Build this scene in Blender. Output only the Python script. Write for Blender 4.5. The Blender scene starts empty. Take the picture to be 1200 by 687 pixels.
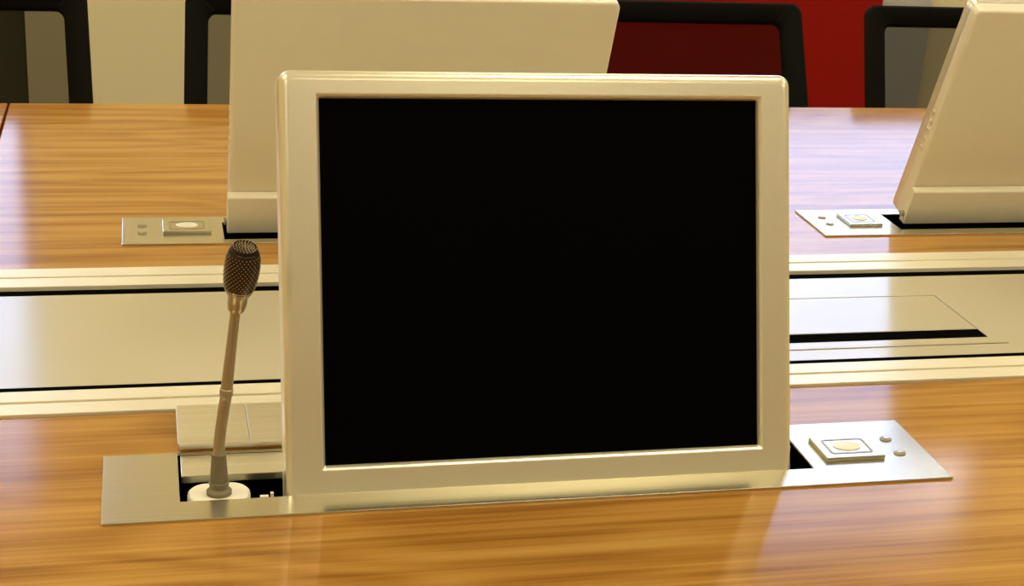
import bpy, bmesh, math, random
from mathutils import Vector, Matrix
random.seed(7)
S = 0.56          # metres per layout unit
TZ = 0.74         # height of the table top
PI = math.pi
COL = bpy.context.scene.collection

def W(x, y, z=0.0):
    return Vector((x*S, y*S, TZ + z*S))

# ------------------------------------------------------------------ materials
def new_mat(name):
    m = bpy.data.materials.new(name); m.use_nodes = True
    nt = m.node_tree
    return m, nt, nt.nodes['Principled BSDF']

def plain(name, col, rough=0.5, metal=0.0, spec=0.5, coat=0.0, noise=0.0, nscale=60.0, bump=0.0):
    m, nt, b = new_mat(name)
    b.inputs['Base Color'].default_value = (*col, 1)
    b.inputs['Roughness'].default_value = rough
    b.inputs['Metallic'].default_value = metal
    b.inputs['Specular IOR Level'].default_value = spec
    b.inputs['Coat Weight'].default_value = coat
    b.inputs['Coat Roughness'].default_value = 0.12
    g = nt.nodes.new('ShaderNodeNewGeometry')
    n = nt.nodes.new('ShaderNodeTexNoise'); n.inputs['Scale'].default_value = nscale
    n.inputs['Detail'].default_value = 4
    nt.links.new(g.outputs['Position'], n.inputs['Vector'])
    if noise > 0:
        mx = nt.nodes.new('ShaderNodeMix'); mx.data_type = 'RGBA'
        mx.inputs['A'].default_value = (*[c*(1-noise) for c in col], 1)
        mx.inputs['B'].default_value = (*[min(1, c*(1+noise)) for c in col], 1)
        nt.links.new(n.outputs['Fac'], mx.inputs['Factor'])
        nt.links.new(mx.outputs['Result'], b.inputs['Base Color'])
    if bump > 0:
        bp = nt.nodes.new('ShaderNodeBump'); bp.inputs['Strength'].default_value = bump
        bp.inputs['Distance'].default_value = 0.001
        nt.links.new(n.outputs['Fac'], bp.inputs['Height'])
        nt.links.new(bp.outputs['Normal'], b.inputs['Normal'])
    return m

def brushed(name, col, rough, metal=1.0, stretch=(3, 260, 260), amount=0.12, bump=0.08):
    m, nt, b = new_mat(name)
    g = nt.nodes.new('ShaderNodeNewGeometry')
    mp = nt.nodes.new('ShaderNodeMapping'); mp.inputs['Scale'].default_value = stretch
    n = nt.nodes.new('ShaderNodeTexNoise'); n.inputs['Scale'].default_value = 2.0; n.inputs['Detail'].default_value = 5
    nt.links.new(g.outputs['Position'], mp.inputs['Vector'])
    nt.links.new(mp.outputs['Vector'], n.inputs['Vector'])
    mx = nt.nodes.new('ShaderNodeMix'); mx.data_type = 'RGBA'
    mx.inputs['A'].default_value = (*[c*(1-amount) for c in col], 1)
    mx.inputs['B'].default_value = (*[min(1, c*(1+amount)) for c in col], 1)
    nt.links.new(n.outputs['Fac'], mx.inputs['Factor'])
    nt.links.new(mx.outputs['Result'], b.inputs['Base Color'])
    bp = nt.nodes.new('ShaderNodeBump'); bp.inputs['Strength'].default_value = bump
    bp.inputs['Distance'].default_value = 0.0005
    nt.links.new(n.outputs['Fac'], bp.inputs['Height'])
    nt.links.new(bp.outputs['Normal'], b.inputs['Normal'])
    b.inputs['Metallic'].default_value = metal
    b.inputs['Roughness'].default_value = rough
    return m

def wood_mat(name, seed):
    m, nt, b = new_mat(name)
    N = nt.nodes.new; L = nt.links.new
    g = N('ShaderNodeNewGeometry')
    def mapped(scale, off=(0, 0, 0)):
        mp = N('ShaderNodeMapping'); mp.inputs['Scale'].default_value = scale
        mp.inputs['Location'].default_value = off
        L(g.outputs['Position'], mp.inputs['Vector']); return mp
    # large cathedral figure
    warp = N('ShaderNodeTexNoise'); warp.inputs['Scale'].default_value = 1.0; warp.inputs['Detail'].default_value = 2
    L(mapped((1.6, 9, 9), (seed, seed*2, 0)).outputs['Vector'], warp.inputs['Vector'])
    fine = N('ShaderNodeTexNoise'); fine.inputs['Scale'].default_value = 1.0
    fine.inputs['Detail'].default_value = 6; fine.inputs['Roughness'].default_value = 0.62
    L(mapped((3.5, 240, 240), (seed, 0, seed)).outputs['Vector'], fine.inputs['Vector'])
    med = N('ShaderNodeTexNoise'); med.inputs['Scale'].default_value = 1.0
    med.inputs['Detail'].default_value = 4; med.inputs['Distortion'].default_value = 0.35
    L(mapped((1.5, 60, 60), (seed*3, 0, 0)).outputs['Vector'], med.inputs['Vector'])
    ring = N('ShaderNodeMath'); ring.operation = 'MULTIPLY'; ring.inputs[1].default_value = 60
    L(warp.outputs['Fac'], ring.inputs[0])
    sn = N('ShaderNodeMath'); sn.operation = 'SINE'; L(ring.outputs[0], sn.inputs[0])
    s2 = N('ShaderNodeMath'); s2.operation = 'MULTIPLY'; s2.inputs[1].default_value = 0.05; L(sn.outputs[0], s2.inputs[0])
    a1 = N('ShaderNodeMath'); a1.operation = 'MULTIPLY'; a1.inputs[1].default_value = 0.45; L(fine.outputs['Fac'], a1.inputs[0])
    a2 = N('ShaderNodeMath'); a2.operation = 'MULTIPLY_ADD'; a2.inputs[1].default_value = 0.55
    L(med.outputs['Fac'], a2.inputs[0]); L(a1.outputs[0], a2.inputs[2])
    a3 = N('ShaderNodeMath'); a3.operation = 'ADD'; L(a2.outputs[0], a3.inputs[0]); L(s2.outputs[0], a3.inputs[1])
    r = N('ShaderNodeValToRGB'); e = r.color_ramp.elements
    e[0].position = 0.30; e[0].color = (0.24, 0.098, 0.016, 1)
    e[1].position = 0.68; e[1].color = (0.54, 0.30, 0.072, 1)
    x = e.new(0.43); x.color = (0.37, 0.172, 0.029, 1)
    x = e.new(0.54); x.color = (0.46, 0.232, 0.046, 1)
    L(a3.outputs[0], r.inputs['Fac']); L(r.outputs['Color'], b.inputs['Base Color'])
    b.inputs['Roughness'].default_value = 0.13
    b.inputs['Specular IOR Level'].default_value = 0.42
    bp = N('ShaderNodeBump'); bp.inputs['Strength'].default_value = 0.02; bp.inputs['Distance'].default_value = 0.0002
    L(fine.outputs['Fac'], bp.inputs['Height']); L(bp.outputs['Normal'], b.inputs['Normal'])
    return m

def emit(name, col, st):
    m = bpy.data.materials.new(name); m.use_nodes = True; nt = m.node_tree
    nt.nodes.clear(); o = nt.nodes.new('ShaderNodeOutputMaterial'); e = nt.nodes.new('ShaderNodeEmission')
    e.inputs['Color'].default_value = (*col, 1); e.inputs['Strength'].default_value = st
    nt.links.new(e.outputs[0], o.inputs['Surface']); return m

def glass_mat():
    m = bpy.data.materials.new('window_glass'); m.use_nodes = True; nt = m.node_tree
    nt.nodes.clear(); o = nt.nodes.new('ShaderNodeOutputMaterial')
    t = nt.nodes.new('ShaderNodeBsdfTransparent'); gl = nt.nodes.new('ShaderNodeBsdfGlossy')
    gl.inputs['Roughness'].default_value = 0.02
    f = nt.nodes.new('ShaderNodeFresnel'); mx = nt.nodes.new('ShaderNodeMixShader')
    nt.links.new(f.outputs[0], mx.inputs[0]); nt.links.new(t.outputs[0], mx.inputs[1]); nt.links.new(gl.outputs[0], mx.inputs[2])
    nt.links.new(mx.outputs[0], o.inputs['Surface']); return m

def mesh_fabric():
    # open woven mesh: part thread, part hole
    m = bpy.data.materials.new('chair_mesh'); m.use_nodes = True; nt = m.node_tree
    nt.nodes.clear(); N = nt.nodes.new; L = nt.links.new
    o = N('ShaderNodeOutputMaterial'); t = N('ShaderNodeBsdfTransparent')
    d = N('ShaderNodeBsdfPrincipled'); d.inputs['Base Color'].default_value = (0.004, 0.0035, 0.002, 1); d.inputs['Specular IOR Level'].default_value = 0.03; d.inputs['Roughness'].default_value = 0.7
    tc = N('ShaderNodeTexCoord'); br = N('ShaderNodeTexBrick')
    br.inputs['Scale'].default_value = 420; br.inputs['Mortar Size'].default_value = 0.14; br.inputs['Mortar Smooth'].default_value = 0.3
    br.offset = 0.5
    sp = N('ShaderNodeSeparateXYZ'); cb = N('ShaderNodeCombineXYZ')
    L(tc.outputs['Object'], sp.inputs[0]); L(sp.outputs['X'], cb.inputs['X']); L(sp.outputs['Z'], cb.inputs['Y'])
    L(cb.outputs[0], br.inputs['Vector'])
    mr = N('ShaderNodeMapRange'); mr.inputs['To Min'].default_value = 0.88; mr.inputs['To Max'].default_value = 0.70
    L(br.outputs['Fac'], mr.inputs['Value'])
    mx = N('ShaderNodeMixShader'); L(mr.outputs[0], mx.inputs[0]); L(t.outputs[0], mx.inputs[1]); L(d.outputs[0], mx.inputs[2])
    L(mx.outputs[0], o.inputs['Surface']); return m

M = dict(
    wood=wood_mat('oiled_wood', 1.3),
    wood2=wood_mat('oiled_wood_second_board', 5.1),
    plate=brushed('brushed_steel', (0.72, 0.69, 0.55), 0.24),
    lid=brushed('polished_steel', (0.92, 0.86, 0.66), 0.3, amount=0.2),
    silver=brushed('silver_painted_metal', (0.83, 0.765, 0.55), 0.34, metal=0.65, stretch=(260, 260, 4), amount=0.03, bump=0.02),
    silver_back=plain('silver_back_shell', (0.82, 0.76, 0.57), 0.5, metal=0.15, noise=0.02),
    rail=brushed('cream_anodised_rail', (0.86, 0.81, 0.60), 0.38, metal=0.25, amount=0.03, bump=0.02),
    panel=plain('cream_channel_panel', (0.52, 0.48, 0.33), 0.16, metal=0.0, spec=0.6, coat=0.3, noise=0.02, nscale=8),
    black=plain('black_void', (0.003, 0.003, 0.003), 0.95, spec=0.0),
    screen=plain('switched_off_screen', (0.0008, 0.0008, 0.001), 0.5, spec=0.02),
    plastic=plain('black_plastic', (0.0042, 0.0035, 0.002), 0.55, spec=0.08, noise=0.1),
    fabric=plain('black_seat_fabric', (0.02, 0.02, 0.018), 0.9, noise=0.2, nscale=400, bump=0.3),
    mesh=mesh_fabric(),
    chrome=plain('chrome', (0.75, 0.72, 0.62), 0.15, metal=1.0),
    gun=plain('grey_brown_metal', (0.40, 0.35, 0.22), 0.36, metal=0.6, noise=0.08),
    sleeve=plain('grey_sleeve', (0.22, 0.18, 0.105), 0.5, metal=0.3, noise=0.06),
    grille=plain('dark_grille', (0.03, 0.014, 0.007), 0.33, metal=0.4),
    grille_wire=plain('grille_wire', (0.62, 0.52, 0.30), 0.3, metal=0.9),
    white=plain('white_plastic', (0.86, 0.82, 0.64), 0.4),
    pcb=plain('green_circuit_board', (0.03, 0.05, 0.03), 0.5),
    wall=plain('cream_wall', (0.86, 0.76, 0.46), 0.85, noise=0.015, nscale=6),
    brown=plain('brown_wall', (0.30, 0.24, 0.14), 0.8, noise=0.05),
    red=plain('red_wall', (0.34, 0.008, 0.002), 0.8, spec=0.15, noise=0.03),
    pale=plain('pale_grey_panel', (0.55, 0.54, 0.48), 0.6),
    olive=plain('dark_door_paint', (0.11, 0.10, 0.05), 0.5),
    floor=plain('grey_carpet', (0.12, 0.10, 0.07), 0.95, noise=0.25, nscale=300, bump=0.4),
    ceil=plain('ceiling_paint', (0.75, 0.71, 0.58), 0.9),
    glass=glass_mat(),
    lamp=emit('lamp_diffuser', (1.0, 0.895, 0.665), 17.0),
    seam=plain('dark_joint_strip', (0.07, 0.014, 0.004), 0.95, spec=0.0),
)

# ------------------------------------------------------------------ mesh helpers (layout units, scaled to metres on build)
def build(name, bm, mat, parent=None, loc=None, rot=None, bevel=0, smooth=False, segs=2, kind=None):
    bmesh.ops.recalc_face_normals(bm, faces=bm.faces)
    bmesh.ops.scale(bm, vec=(S, S, S), verts=bm.verts)
    me = bpy.data.meshes.new(name); bm.to_mesh(me); bm.free()
    me.materials.append(mat)
    if smooth:
        for p in me.polygons: p.use_smooth = True
        me.set_sharp_from_angle(angle=math.radians(38))
    o = bpy.data.objects.new(name, me); COL.objects.link(o)
    if parent: o.parent = parent
    if loc is not None: o.location = loc
    if rot: o.rotation_euler = rot
    if bevel:
        md = o.modifiers.new('bevel', 'BEVEL'); md.width = bevel*S; md.segments = segs
        md.limit_method = 'ANGLE'; md.angle_limit = math.radians(40)
    if kind: o['kind'] = kind
    return o

def box(bm, x0, x1, y0, y1, z0, z1):
    v = [bm.verts.new((x, y, z)) for z in (z0, z1) for y in (y0, y1) for x in (x0, x1)]
    for f in ((0, 1, 3, 2), (4, 5, 7, 6), (0, 1, 5, 4), (2, 3, 7, 6), (0, 2, 6, 4), (1, 3, 7, 5)):
        bm.faces.new([v[i] for i in f])

def boxbm(*a):
    bm = bmesh.new(); box(bm, *a); return bm

def slab(x0, x1, y0, y1, z0, z1, holes=()):
    """slab in XY with rectangular holes, watertight, no inner faces"""
    xs = sorted({x0, x1, *[h[0] for h in holes], *[h[1] for h in holes]})
    ys = sorted({y0, y1, *[h[2] for h in holes], *[h[3] for h in holes]})
    bm = bmesh.new(); V = {}
    def v(i, j, k):
        if (i, j, k) not in V: V[(i, j, k)] = bm.verts.new((xs[i], ys[j], (z0, z1)[k]))
        return V[(i, j, k)]
    def solid(i, j):
        if i < 0 or j < 0 or i >= len(xs)-1 or j >= len(ys)-1: return False
        cx = (xs[i]+xs[i+1])/2; cy = (ys[j]+ys[j+1])/2
        return not any(h[0] < cx < h[1] and h[2] < cy < h[3] for h in holes)
    for i in range(len(xs)-1):
        for j in range(len(ys)-1):
            if not solid(i, j): continue
            for k in (0, 1): bm.faces.new((v(i, j, k), v(i+1, j, k), v(i+1, j+1, k), v(i, j+1, k)))
            if not solid(i-1, j): bm.faces.new((v(i, j, 0), v(i, j+1, 0), v(i, j+1, 1), v(i, j, 1)))
            if not solid(i+1, j): bm.faces.new((v(i+1, j, 0), v(i+1, j+1, 0), v(i+1, j+1, 1), v(i+1, j, 1)))
            if not solid(i, j-1): bm.faces.new((v(i, j, 0), v(i+1, j, 0), v(i+1, j, 1), v(i, j, 1)))
            if not solid(i, j+1): bm.faces.new((v(i, j+1, 0), v(i+1, j+1, 0), v(i+1, j+1, 1), v(i, j+1, 1)))
    return bm

def rrect(w0, w1, z0, z1, r, n=6):
    """rounded rectangle outline points (x, z)"""
    pts = []
    r = max(r, 1e-4)
    for cx, cz, a0 in ((w1-r, z1-r, 0), (w0+r, z1-r, PI/2), (w0+r, z0+r, PI), (w1-r, z0+r, 3*PI/2)):
        for k in range(n+1):
            a = a0 + PI/2*k/n
            pts.append((cx+r*math.cos(a), cz+r*math.sin(a)))
    return pts

def loft(bm, loops, closed_ends=(False, False)):
    """loops: lists of 3D points with equal counts"""
    rings = [[bm.verts.new(p) for p in lp] for lp in loops]
    n = len(rings[0])
    for a, b in zip(rings, rings[1:]):
        for i in range(n):
            bm.faces.new((a[i], a[(i+1) % n], b[(i+1) % n], b[i]))
    if closed_ends[0]: bm.faces.new(rings[0])
    if closed_ends[1]: bm.faces.new(rings[-1])
    return rings

def tube(bm, path, radii, n=16, cap=True):
    path = [Vector(p) for p in path]; loops = []
    up = Vector((0, 1, 0))
    for i, p in enumerate(path):
        t = (path[min(i+1, len(path)-1)] - path[max(i-1, 0)]).normalized()
        a = t.cross(up)
        if a.length < 1e-3: a = t.cross(Vector((1, 0, 0)))
        a.normalize(); b = t.cross(a)
        r = radii[i] if isinstance(radii, (list, tuple)) else radii
        loops.append([p + (a*math.cos(2*PI*k/n) + b*math.sin(2*PI*k/n))*r for k in range(n)])
    loft(bm, loops, (cap, cap))

def lathe(bm, prof, n=32, sx=1.0, sy=1.0, cap=(True, True)):
    loft(bm, [[(r*sx*math.cos(2*PI*k/n), r*sy*math.sin(2*PI*k/n), z) for k in range(n)] for r, z in prof], cap)

def empty(name, loc, rot=(0, 0, 0), label=None, cat=None, group=None):
    o = bpy.data.objects.new(name, None); COL.objects.link(o)
    o.location = loc; o.rotation_euler = rot; o.empty_display_size = 0.05
    tag(o, label, cat, group); return o

def tag(o, label=None, cat=None, group=None):
    if label: o['label'] = label
    if cat: o['category'] = cat
    if group: o['group'] = group
    return o

def copy_tree(o, parent=None):
    c = o.copy(); COL.objects.link(c); c.parent = parent
    for ch in list(o.children): copy_tree(ch, c)
    return c

ORI = W(0, 0, 0)

# ------------------------------------------------------------------ room shell
X0, X1, YB, YF = -4.0, 8.0, 6.5, -4.2
ZF, ZC = -TZ/S, (2.72-TZ)/S
th = 0.2
build('floor', boxbm(X0-th, X1+th, YF-th, YB+th, ZF-0.1, ZF), M['floor'], loc=ORI, kind='structure')
build('ceiling', boxbm(X0-th, X1+th, YF-th, YB+th, ZC, ZC+0.1), M['ceil'], loc=ORI, kind='structure')
build('wall_left', boxbm(X0-th, X0, YF-th, YB+th, ZF, ZC), M['wall'], loc=ORI, kind='structure')
build('wall_right', boxbm(X1, X1+th, YF-th, YB+th, ZF, ZC), M['wall'], loc=ORI, kind='structure')
build('wall_front', boxbm(X0, X1, YF-th, YF, ZF, ZC), M['brown'], loc=ORI, kind='structure')  # unseen wall, coloured dark so the bezel reflects darker towards its bottom
# back wall: slab laid in XZ. window opening and doorway
WIN = (2.25, 4.35, 0.70, 3.20)
DOOR = (-1.75, -0.465, ZF, 2.75)
bm = slab(X0, X1, ZF, ZC, 0, th, holes=[WIN, DOOR])
for v in bm.verts: v.co = Vector((v.co.x, YB+v.co.z, v.co.y))
build('wall_back', bm, M['wall'], loc=ORI, kind='structure')
# red lower wall section and pale section beside it, both under the window
build('wall_red', boxbm(1.55, 3.295, YB-0.05, YB, ZF, 0.60), M['red'], loc=ORI, kind='structure')
build('trim_1', boxbm(3.303, 3.56, YB-0.03, YB, ZF, 0.60), M['pale'], loc=ORI, kind='structure', bevel=0.004)
# window frame + panes
def xz_slab(x0, x1, z0, z1, y0, y1, holes=()):
    b = slab(x0, x1, z0, z1, y0, y1, holes)
    for v in b.verts: v.co = Vector((v.co.x, v.co.z, v.co.y))
    return b
wr = empty('window_1', W(WIN[0], YB, WIN[2])); wr['kind'] = 'structure'
wx, wz = WIN[1]-WIN[0], WIN[3]-WIN[2]
f = 0.06
build('window_frame', xz_slab(0.0, wx, 0.0, wz, 0.05, 0.14, [(f, wx-f, f, wz-f)]), M['pale'], wr, bevel=0.006)
for a, b in ((f, wx-f),):
    build('pane', boxbm(a, b, 0.09, 0.10, f, wz-f), M['glass'], wr)
build('window_sill', boxbm(-0.06, wx+0.06, -0.10, 0.06, -0.045, -0.001), M['pale'], wr, bevel=0.006)
# door with glazed upper half
dr = empty('door_1', W(DOOR[0], YB, ZF)); dr['kind'] = 'structure'
dx, dz = DOOR[1]-DOOR[0], DOOR[3]-ZF
build('door_leaf', xz_slab(0.004, dx-0.004, 0.01, dz-0.06, 0.05, 0.12, [(0.10, dx-0.06, 0.62-ZF, dz-0.16)]), M['olive'], dr, bevel=0.006)
build('pane', boxbm(0.10, dx-0.06, 0.08, 0.09, 0.62-ZF, dz-0.16), M['glass'], dr)
build('door_frame', xz_slab(-0.05, dx+0.0, 0.0, dz, -0.02, 0.05, [(0.02, dx-0.02, -0.1, dz-0.05)]) if False else boxbm(0, dx, 0.0, 0.18, dz-0.05, dz), M['olive'], dr)
hb = bmesh.new(); tube(hb, [(0.16, -0.0, 0.85), (0.16, -0.06, 0.85), (0.30, -0.06, 0.85)], 0.014, 10); tube(hb, [(0.16, 0.05, 0.85), (0.16, 0.0, 0.85)], 0.03, 16)
build('door_handle', hb, M['chrome'], dr, smooth=True)
build('baseboard_left', boxbm(X0, X0+0.025, YF, YB, ZF, ZF+0.14), M['pale'], loc=ORI, kind='structure')
build('baseboard_right', boxbm(X1-0.025, X1, YF, YB, ZF, ZF+0.14), M['pale'], loc=ORI, kind='structure')
build('baseboard_front', boxbm(X0+0.03, X1-0.03, YF, YF+0.025, ZF, ZF+0.14), M['pale'], loc=ORI, kind='structure')

# ceiling lights
def ceiling_light():
    r = empty('ceiling_light', W(0, 0, ZC), label='square recessed ceiling light with warm diffuser', cat='ceiling light', group='ceiling lights')
    b = slab(-0.55, 0.55, -0.55, 0.55, -0.03, 0.0, [(-0.5, 0.5, -0.5, 0.5)])
    build('light_frame', b, M['pale'], r, bevel=0.004)
    build('diffuser', boxbm(-0.5, 0.5, -0.5, 0.5, -0.018, -0.004), M['lamp'], r)
    return r
cl = ceiling_light(); first = True
for x in (-2.0, 1.6, 5.2):
    for y in (-2.2, 1.6, 5.2):
        o = cl if first else copy_tree(cl); first = False
        o.location = W(x, y, ZC)

# ------------------------------------------------------------------ conference table
SX = [-3.15, -0.322, 2.51, 5.34]
NY0, NY1 = 0.90, 2.068      # near worktop
FY0, FY1 = 2.664, 3.832     # far worktop
TT = 0.05                   # worktop thickness
near_plate = dict(x0=-0.065, x1=1.1125, y0=1.745, y1=1.931)
far_plates = [dict(x0=-0.047, x1=1.131, y0=2.785, y1=2.940), dict(x0=1.3685, x1=2.5465-0.05, y0=2.775, y1=2.940)]
table = empty('conference_table', W(1.1, 2.365, ZF), label='long two-sided wooden conference table with honey-brown striped grain', cat='table')
def tloc(): return Vector((-1.1*S, -2.365*S, TZ))
cut = 0.004
def hole_of(p): return (p['x0']+cut, p['x1']-cut, p['y0']+cut, p['y1']-cut)
g = 0.0025
for i in range(3):
    a, b = SX[i]+g, SX[i+1]-g
    hs = [hole_of(near_plate)] if i == 1 else []
    build('worktop', slab(a, b, NY0, NY1, -TT, 0, hs), M['wood'], table, loc=tloc(), bevel=0.0025)
    hs = [hole_of(p) for p in far_plates] if i == 1 else []
    build('worktop', slab(a, b, FY0, FY1, -TT, 0, hs), M['wood2'], table, loc=tloc(), bevel=0.0025)
for x in SX[1:3]:
    for y0, y1 in ((NY0, NY1), (FY0, FY1)):
        build('joint_strip', boxbm(x-g-0.002, x+g+0.002, y0+0.005, y1-0.005, -TT-0.01, -0.003), M['seam'], table, loc=tloc())
for x in (-2.6, -0.322, 2.51, 4.8):
    b = bmesh.new()
    loft(b, [[(xx, y, z) for y, z in ((1.90, ZF), (2.83, ZF), (2.83, -TT-0.012), (2.68, -TT-0.012), (2.68, -0.19), (2.05, -0.19), (2.05, -TT-0.012), (1.90, -TT-0.012))] for xx in (x-0.03, x+0.03)], (True, True))
    build('support_panel', b, M['olive'], table, loc=tloc(), bevel=0.004)

# ------------------------------------------------------------------ service channel between the worktops
ch = empty('service_channel', W(1.1, 2.365, -0.15), label='cream metal cable channel running between the two wooden worktops', cat='cable channel')
cloc = Vector((-1.1*S, -2.365*S, 0.15*S))
cx0, cx1 = SX[0], SX[3]
def rail(y0, y1, side):
    b = bmesh.new()
    # extrusion profile with one shallow groove along the middle
    ym = (y0+y1)/2
    gw = 0.0035
    lip = 0.004
    prof = [(y0, 0.004), (ym-gw, 0.004), (ym-gw, -0.006), (ym+gw, -0.006), (ym+gw, 0.004), (y1, 0.004), (y1, -0.05), (y0, -0.05)]
    loft(b, [[(x, y, z) for y, z in prof] for x in (cx0, cx1)], (True, True))
    return b
build('edge_rail', rail(2.0695, 2.148, 0), M['rail'], ch, loc=cloc, bevel=0.001)
build('edge_rail', rail(2.574, 2.6625, 1), M['rail'], ch, loc=cloc, bevel=0.001)
# channel tray
b = bmesh.new()
box(b, cx0, cx1, 2.0695, 2.6625, -0.17, -0.16)
box(b, cx0, cx1, 2.0695, 2.08, -0.1595, -0.055)
box(b, cx0, cx1, 2.652, 2.6625, -0.1595, -0.055)
build('tray', b, M['black'], ch, loc=cloc)
for y0, y1 in ((2.1483, 2.1677), (2.5523, 2.5737)):
    build('brush_gap_fill', boxbm(cx0, cx1, y0, y1, -0.03, 0.0005 if y0 < 2.3 else -0.004), M['black'], ch, loc=cloc)  # black fill gives the gaps their shade; the near gap holds a brush
# centre cover panel with a rectangular hatch opening
HX0, HX1, HY0, HY1 = 0.30, 1.4505, 2.250, 2.452
PT = -0.004
build('cover_panel', slab(cx0, cx1, 2.168, 2.552, -0.02, PT, [(HX0, HX1, HY0, HY1)]), M['panel'], ch, loc=cloc, bevel=0.001)
build('hatch_cover', boxbm(HX0+0.004, HX1-0.003, 2.287, HY1-0.003, -0.018, PT+0.0003), M['panel'], ch, loc=cloc, bevel=0.001)
build('brush_gap_fill', boxbm(HX0+0.004, HX1-0.001, 2.2505, 2.2865, -0.03, PT-0.0005), M['black'], ch, loc=cloc)  # black strip put in for the shade inside the hatch slot
# narrow strip with its own fine gap in front of the hatch
build('hatch_lip', boxbm(HX0+0.004, 1.474, 2.219, 2.222, PT-0.002, PT+0.0012), M['gun'], ch, loc=cloc)

# ------------------------------------------------------------------ mounting plates
def ellipse_bm(x, y, rx, ry, z0, z1, n=28):
    b = bmesh.new()
    loft(b, [[(x+rx*k*math.cos(2*PI*i/n), y+ry*k*math.sin(2*PI*i/n), z) for i in range(n)] for k, z in ((1, z0), (1, z1-0.001), (0.9, z1))], (True, True))
    return b

def mounting_plate(p, slot, keys, buttons, label, group=None):
    r = empty('mounting_plate', W(p['x0'], p['y0'], 0), label=label, cat='mounting plate', group=group)
    off = Vector((-p['x0']*S, -p['y0']*S, 0))
    build('face_plate', slab(p['x0'], p['x1'], p['y0'], p['y1'], -0.0, 0.0035, [slot]), M['plate'], r, loc=off, bevel=0.0012)
    # black well under the slot
    b = slab(slot[0]-0.008, slot[1]+0.008, slot[2]-0.008, slot[3]+0.008-0.006, -0.30, -0.0005, [(slot[0]-0.002, slot[1]+0.002, slot[2]-0.002, slot[3])])
    box(b, slot[0]-0.008, slot[1]+0.008, slot[2]-0.008, slot[3]+0.002, -0.31, -0.3005)
    build('slot_well', b, M['black'], r, loc=off)
    kx0, kx1, ky0, ky1 = keys
    kp = build('keypad', boxbm(kx0, kx1, ky0, ky1, 0.0036, 0.0095), M['plate'], r, loc=off, bevel=0.0012)
    cx, cy = (kx0+kx1)/2, (ky0+ky1)/2
    w, h = (kx1-kx0)*0.36, (ky1-ky0)*0.33
    b = bmesh.new()
    outer = rrect(cx-w, cx+w, cy-h, cy+h, 0.006); inner = rrect(cx-w+0.003, cx+w-0.003, cy-h+0.003, cy+h-0.003, 0.004)
    loft(b, [[(x, y, 0.0096) for x, y in outer], [(x, y, 0.0101) for x, y in outer], [(x, y, 0.0101) for x, y in inner], [(x, y, 0.0096) for x, y in inner]])
    build('key_surround', b, M['gun'], kp)
    build('key', ellipse_bm(cx, cy, (kx1-kx0)*0.23, (ky1-ky0)*0.2, 0.0096, 0.0114), M['white'], kp, smooth=True)
    for bx, by in buttons:
        bt = build('button', ellipse_bm(bx, by, 0.0092, 0.0075, 0.0036, 0.0056), M['gun'], r, loc=off, smooth=True)
        build('button_top', ellipse_bm(bx, by, 0.0045, 0.0035, 0.0057, 0.0068), M['plate'], bt, smooth=True)
    return r, off

NS = (0.0335, 0.918, 1.7935, 1.9262)
npl, noff = mounting_plate(near_plate, NS, (0.945, 1.037, 1.809, 1.877), [(1.0662, 1.869), (1.0673, 1.8238)],
    'long brushed steel plate set in the near worktop around the front monitor')
# hinge leaf inside the rear of the opening and the folded-back lid (two leaves)
build('hinge_leaf', boxbm(0.037, 0.914, 1.866, 1.9255, -0.010, 0.001), M['lid'], npl, loc=noff, bevel=0.001)
b = bmesh.new(); tube(b, [(0.036, 1.9375, 0.0085), (0.905, 1.9375, 0.0085)], 0.0045, 12)
build('hinge_pin', b, M['lid'], npl, loc=noff, smooth=True)
build('slot_lid', boxbm(0.0345, 0.1331, 1.945, 2.068, 0.0025, 0.0095), M['lid'], npl, loc=noff, bevel=0.0004)
build('slot_lid', boxbm(0.1340, 0.905, 1.945, 2.068, 0.0025, 0.0095), M['lid'], npl, loc=noff, bevel=0.0004)
b = boxbm(0.133, 0.160, 1.797, 1.812, -0.016, -0.010)
build('terminal_board', b, M['pcb'], npl, loc=noff)
b = bmesh.new(); box(b, 0.1365, 0.1475, 1.798, 1.803, -0.0098, 0.0015); box(b, 0.1505, 0.1545, 1.801, 1.806, -0.0098, 0.004)
build('terminal_pins', b, M['white'], npl, loc=noff)

fl = ['brushed steel plate in the far worktop around the middle monitor seen from behind',
      'glare-whitened steel plate in the far worktop around the right-hand monitor']
kd = [(0.029, 0.121, 2.838, 2.908), (1.447, 1.522, 2.826, 2.900)]
for i, p in enumerate(far_plates):
    xx = p['x0']
    mounting_plate(p, ((0.1435, 1.5555)[i], p['x1']-0.10, 2.806, 2.905), kd[i], [(kd[i][0]-0.038, 2.845), (kd[i][0]-0.038, 2.888)], fl[i], group=None)

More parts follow.
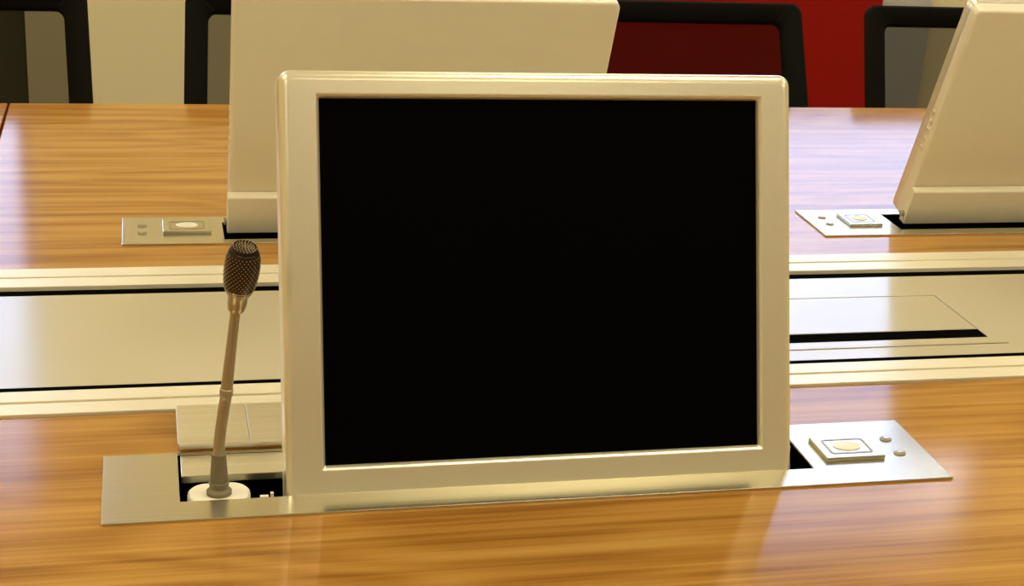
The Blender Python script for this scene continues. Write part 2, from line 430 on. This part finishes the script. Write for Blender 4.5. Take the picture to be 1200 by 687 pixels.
# ------------------------------------------------------------------ monitors
def monitor(name, H, loc, rot, label, back_cover, hw):
    """local: x centred, y=0 front face (+y to the back), z up the slant from the table level; built below the table too"""
    r = empty(name, loc, rot, label, 'monitor')
    T = 0.06; zb = 0.022 if back_cover else -0.10
    def loop(ins, y, rad): return [(x, y, z) for x, z in rrect(-hw+ins, hw-ins, zb+ins, H-ins, rad)]
    # screen opening
    sx0, sx1, sz0, sz1 = -hw+0.0525, hw-0.0500, 0.0385, H-0.0365
    def sl(e, y): return [(x, y, z) for x, z in rrect(sx0-e, sx1+e, sz0-e, sz1+e, 0.0015)]
    b = bmesh.new()
    R = 0.0125
    lp = [loop(0, 0.030, 0.016), loop(0, R, 0.016)]
    for k in range(1, 6):
        a = PI/2*k/5
        lp.append(loop(R*(1-math.cos(a)), R-R*math.sin(a), 0.016-0.6*R*(1-math.cos(a))))
    lp += [loop(R+0.0012, 0.0, 0.008), sl(0.0068, 0.0), sl(0.0055, 0.0), sl(0.0045, 0.0003), sl(0.0, 0.0062), sl(0.0, 0.012)]
    loft(b, lp)
    build('bezel', b, M['silver'], r, smooth=True)
    build('screen', boxbm(sx0-0.004, sx1+0.004, 0.0105, 0.020, sz0-0.004, sz1+0.004), M['screen'], r)
    b = bmesh.new()
    lp = [loop(0.0, 0.0305, 0.016), loop(0.0, T-0.006, 0.016)]
    for k in range(1, 5):
        a = PI/2*k/4
        lp.append(loop(0.006*(1-math.cos(a)), T-0.006+0.006*math.sin(a), 0.014))
    loft(b, lp, (True, True))
    build('back_shell', b, M['silver_back'], r, smooth=True)
    # side buttons, on the viewer's right side
    for k in range(5):
        zc = 0.200+0.022*k
        b = bmesh.new()
        lp = []
        for yy, e in ((0.0, 1.0), (0.0012, 1.0), (0.0020, 0.75)):
            lp.append([(hw+yy, 0.040+px*e, zc+pz*e) for px, pz in rrect(-0.006, 0.006, -0.006, 0.006, 0.003, 4)])
        loft(b, lp, (True, True)); build('side_button', b, M['silver'], r, smooth=True)
    # hinge cover low on the back
    b = bmesh.new()
    e = 0.004 if back_cover else -0.02
    c0, c1 = -hw-e, hw+e
    prof = [(T+0.0005, 0.111), (T+0.004, 0.115), (T+0.016, 0.115), (T+0.020, 0.111), (T+0.024, 0.030), (T+0.0005, 0.027)]
    loft(b, [[(x, y, z) for y, z in prof] for x in (c0, c1)], (True, True))
    build('hinge_cover', b, M['silver_back'], r, bevel=0.0015)
    for s in ((-1, 1) if back_cover else ()):
        b = bmesh.new(); tube(b, [(s*(hw+0.0045), T+0.009, 0.048), (s*(hw+0.010), T+0.009, 0.048)], 0.007, 14)
        build('pivot', b, M['gun'], r, smooth=True)
    # lift arms down in the well
    for s in (-1, 1):
        build('lift_arm', boxbm(s*0.2-0.02, s*0.2+0.02, 0.01, 0.03, -0.26, zb-0.001), M['black'], r)
    return r

t1 = math.radians(19)
monitor('monitor', 0.5615, W(0.5288, 1.7945, 0), (-t1, 0, 0),
        'silver framed monitor facing the camera with a large black switched-off screen', False, 0.3583)
t2 = math.radians(19.5)
yb = 2.848 + 0.084/math.cos(t2)
HF = 0.541
m2 = monitor('monitor', HF, W(0.5065, yb, 0), (-t2, 0, PI),
        'silver monitor seen from behind, directly behind the black-screened one', True, 0.352)
m3 = copy_tree(m2); m3.location = W(1.937, yb, 0)
m3['label'] = 'silver monitor seen from behind at the right edge, its side buttons showing'

# ------------------------------------------------------------------ microphone
mic = empty('gooseneck_microphone', W(0.0845, 1.8195, 0), label='thin gooseneck microphone with dark dotted head standing on a white oval base', cat='microphone')
b = bmesh.new()
def pill(k, z): return [(x, y, z) for x, y in rrect(-0.041*k, 0.041*k, -0.0255*k, 0.031*k, 0.0255*k, 8)]
loft(b, [pill(1, -0.04), pill(1, -0.007), pill(0.985, -0.004), pill(0.94, -0.002)], (True, True))
build('base', b, M['white'], mic, smooth=True)
b = bmesh.new(); lathe(b, [(0.0165, -0.0018), (0.0165, 0.003), (0.0125, 0.007), (0.0125, 0.013), (0.0135, 0.0135), (0.0135, 0.016), (0.0118, 0.0165), (0.0095, 0.057), (0.008, 0.058)], 28, sy=0.9)
build('sleeve', b, M['sleeve'], mic, smooth=True)
p0 = [(0, 0, 0.056), (0.0008, 0, 0.075), (0.003, 0, 0.095), (0.0062, 0, 0.118), (0.0088, 0, 0.135), (0.0098, 0, 0.143)]
b = bmesh.new()
# ribbed flexible lower neck
path, rad = [], []
for i in range(61):
    u = i/60*(len(p0)-1); k = min(int(u), len(p0)-2); fr = u-k
    path.append(Vector(p0[k]).lerp(Vector(p0[k+1]), fr)); rad.append(0.0075+0.0002*math.sin(i*PI/1.5))
tube(b, path, rad, 18)
build('gooseneck', b, M['gun'], mic, smooth=True)
b = bmesh.new(); tube(b, [(0.0096, 0, 0.1405), (0.0104, 0, 0.1505)], 0.0088, 20)
build('neck_ring', b, M['gun'], mic, bevel=0.001, smooth=True)
b = bmesh.new(); tube(b, [(0.0104, 0, 0.150), (0.0160, 0, 0.205), (0.0222, 0, 0.264)], [0.0078, 0.0068, 0.0064], 18)
build('stem', b, M['gun'], mic, smooth=True)
hd = empty('microphone_head', Vector((0.0222*S, 0, 0.258*S)), (math.radians(13), math.radians(6), 0)); hd.parent = mic
b = bmesh.new(); lathe(b, [(0.0075, 0.0), (0.0105, 0.002), (0.0125, 0.012), (0.0125, 0.022), (0.0165, 0.029), (0.0195, 0.037)], 32)
build('collar', b, M['gun'], hd, smooth=True)
prof = [(0.0185, 0.034), (0.0205, 0.042), (0.0218, 0.055), (0.0222, 0.068), (0.0215, 0.080), (0.0190, 0.089), (0.0165, 0.092)]
b = bmesh.new(); lathe(b, prof, 36)
gr = build('grille', b, M['grille'], hd, smooth=True)
# raised wire dots of the grille (pattern of the part)
b = bmesh.new()
def rad_at(z):
    for (r0, z0), (r1, z1) in zip(prof, prof[1:]):
        if z0 <= z <= z1: return r0+(r1-r0)*(z-z0)/(z1-z0)
    return prof[-1][0]
rows = 15
for i in range(rows):
    z = 0.040+i*(0.050/rows)
    r = rad_at(z)
    for k in range(26):
        a = 2*PI*(k+0.5*(i % 2))/26
        c = Vector((r*math.cos(a), r*math.sin(a), z)); q = 0.0009
        vs = [b.verts.new(c+Vector(d)*q) for d in ((1, 0, 0), (0, 1, 0), (-1, 0, 0), (0, -1, 0), (0, 0, 1), (0, 0, -1))]
        for t in ((0, 1, 4), (1, 2, 4), (2, 3, 4), (3, 0, 4), (1, 0, 5), (2, 1, 5), (3, 2, 5), (0, 3, 5)): b.faces.new([vs[j] for j in t])
build('grille_wires', b, M['grille_wire'], hd)
b = bmesh.new(); lathe(b, [(0.0160, 0.0915), (0.0168, 0.0935), (0.0158, 0.0962), (0.0140, 0.0968), (0.0130, 0.0950), (0.006, 0.0965)], 32)
build('cap', b, M['grille'], hd, smooth=True)
b = bmesh.new()
for i, (rr, n) in enumerate(((0.0148, 22), (0.0110, 17), (0.0078, 12), (0.0046, 8), (0.0018, 4))):
    for k in range(n):
        a = 2*PI*k/n; c = Vector((rr*math.cos(a), rr*math.sin(a), 0.0972)); q = 0.0011
        vs = [b.verts.new(c+Vector(d)*q) for d in ((1, 0, 0), (0, 1, 0), (-1, 0, 0), (0, -1, 0), (0, 0, 1), (0, 0, -1))]
        for t in ((0, 1, 4), (1, 2, 4), (2, 3, 4), (3, 0, 4), (1, 0, 5), (2, 1, 5), (3, 2, 5), (0, 3, 5)): b.faces.new([vs[j] for j in t])
build('grille_cap', b, M['grille_wire'], hd, smooth=False)

# ------------------------------------------------------------------ chairs
def make_chair():
    """origin on the floor under the seat centre; sitter faces -Y (the table)"""
    r = empty('office_chair', Vector((0, 0, 0)))
    def part(n, b, m, par=r, **k): return build(n, b, m, par, **k)
    # backrest frame, outline in the plane of the back (x, s)
    tilt = math.radians(23.5)
    bk = empty('backrest', Vector((0, 0.30*S, 0.47)), (-tilt, 0, 0)); bk.parent = r
    Ht = 0.72
    def outline(e, rad):
        pts = []
        for x, z in rrect(-0.4666+e*1.28, 0.4666-e*1.28, 0.02+e, Ht-e, rad, 8):
            k = (z-0.02)/(Ht-0.02)
            f = 1.0 - 0.15*k if k > .35 else 1.0-0.15*.35 - 0.14*(.35-k)
            # gentle wrap of the back, curved towards the sitter at the sides
            pts.append((x*f, z))
        return pts
    def curve(x): return -0.05*(x/0.43)**2
    b = bmesh.new()
    lp = []
    for e, y, rad in ((0.0, 0.006, 0.034), (0.0, 0.030, 0.034), (0.006, 0.036, 0.032), (0.054, 0.034, 0.03), (0.060, 0.028, 0.026), (0.060, 0.006, 0.026), (0.054, 0.0, 0.03), (0.006, 0.0, 0.032), (0.0, 0.006, 0.034)):
        lp.append([(x, y+curve(x), z) for x, z in outline(e, rad)])
    # closed profile: join last loop back to the first
    rings = [[b.verts.new(p) for p in l] for l in lp[:-1]]; n = len(rings[0])
    for i in range(len(rings)):
        A, B = rings[i], rings[(i+1) % len(rings)]
        for j in range(n): b.faces.new((A[j], A[(j+1) % n], B[(j+1) % n], B[j]))
    build('back_frame', b, M['plastic'], bk, smooth=True)
    b = bmesh.new()
    nx, nz = 20, 14; vv = []
    x0, x1, z0, z1 = -0.414, 0.414, 0.065, Ht-0.047
    for j in range(nz+1):
        z = z0+(z1-z0)*j/nz; k = (z-0.02)/(Ht-0.02)
        f = 1.0-0.15*k if k > .35 else 1.0-0.15*.35-0.14*(.35-k)
        vv.append([b.verts.new(((x0+(x1-x0)*i/nx)*f, 0.017+curve(x0+(x1-x0)*i/nx), z)) for i in range(nx+1)])
    for j in range(nz):
        for i in range(nx): b.faces.new((vv[j][i], vv[j][i+1], vv[j+1][i+1], vv[j+1][i]))
    build('back_mesh', b, M['mesh'], bk, smooth=True)
    b = bmesh.new(); tube(b, [(0, 0.02, -0.04), (0, 0.10, -0.02), (0, 0.095, 0.10), (0, 0.045, 0.18)], [0.035, 0.035, 0.03, 0.022], 12)
    build('back_support', b, M['plastic'], bk, smooth=True)
    # seat cushion
    b = bmesh.new()
    def seat(k, z): return [(x, y, z) for x, y in rrect(-0.43*k, 0.43*k, -0.42*k, 0.36*k, 0.12*k, 8)]
    z = 0.45/S
    loft(b, [seat(0.9, z-0.10), seat(0.98, z-0.085), seat(1, z-0.05), seat(0.985, z-0.02), seat(0.93, z-0.005), seat(0.8, z)], (True, True))
    part('seat', b, M['fabric'], smooth=True)
    b = bmesh.new(); tube(b, [(0, 0, z-0.10), (0, 0, z-0.16)], 0.12, 20); tube(b, [(0, 0.1, z-0.13), (0, 0.40, z-0.09), (0, 0.40, z+0.02)], 0.03, 10)
    part('mechanism', b, M['plastic'], smooth=True)
    b = bmesh.new(); tube(b, [(0, 0, z-0.15), (0, 0, 0.30), (0, 0, 0.29), (0, 0, 0.12)], [0.025, 0.025, 0.045, 0.045], 18)
    part('gas_column', b, M['chrome'], smooth=True)
    for k in range(5):
        a = 2*PI*k/5+0.3; c, s_ = math.cos(a), math.sin(a)
        b = bmesh.new(); tube(b, [(0.03*c, 0.03*s_, 0.17), (0.30*c, 0.30*s_, 0.15), (0.43*c, 0.43*s_, 0.12)], [0.045, 0.035, 0.025], 10)
        lg = part('base_leg', b, M['plastic'], smooth=True)
        b = bmesh.new()
        for q in (-0.022, 0.022):
            ax = Vector((-s_, c, 0)); ctr = Vector((0.43*c, 0.43*s_, 0.05))+ax*q
            tube(b, [ctr-ax*0.014, ctr+ax*0.014], 0.05, 16)
        tube(b, [(0.43*c, 0.43*s_, 0.03), (0.43*c, 0.43*s_, 0.13)], 0.012, 8)
        build('caster', b, M['plastic'], lg, smooth=True)
    return r
chair = make_chair()
cl_ = [(-0.5445, 3.80, 0.00, 'black mesh-backed office chair at the far left edge, in front of the cream wall'),
       (0.5168, 3.80, 0.00, 'black mesh-backed office chair largely hidden behind the middle far monitor'),
       (1.5455, 3.80, 0.00, 'black mesh-backed office chair in front of the red wall'),
       (2.5625, 3.80, 0.00, 'black mesh-backed office chair partly hidden by the right-hand monitor')]
for i, (x, y, rz, lb) in enumerate(cl_):
    o = chair if i == 0 else copy_tree(chair)
    o.location = (x*S, (y-0.02)*S, 0.0); o.rotation_euler = (0, 0, rz)
    o['label'] = lb; o['category'] = 'chair'; o['group'] = 'office chairs along the far side of the table'

# ------------------------------------------------------------------ daylight and camera
w = bpy.data.worlds.new('sky'); bpy.context.scene.world = w; w.use_nodes = True
bg = w.node_tree.nodes['Background']
bg.inputs['Color'].default_value = (0.49, 0.62, 1.0, 1); bg.inputs['Strength'].default_value = 4.5

cam = bpy.data.cameras.new('camera'); co = bpy.data.objects.new('camera', cam); COL.objects.link(co)
R = ((0.97285205, 0.02284922, -0.23029719), (-0.22251128, 0.36591301, -0.90365724), (0.06362087, 0.93036852, 0.36106343))
co.matrix_world = Matrix.Translation(W(0, 0, 1.0)) @ Matrix(R).to_4x4()
cam.sensor_width = 36.0; cam.lens = 1799.1/1200*36.0
cam.clip_start = 0.01
bpy.context.scene.camera = co
vs = bpy.context.scene.view_settings
vs.view_transform = 'Standard'; vs.look = 'None'; vs.gamma = 1.0; vs.use_curve_mapping = False
vs.exposure = 0.0
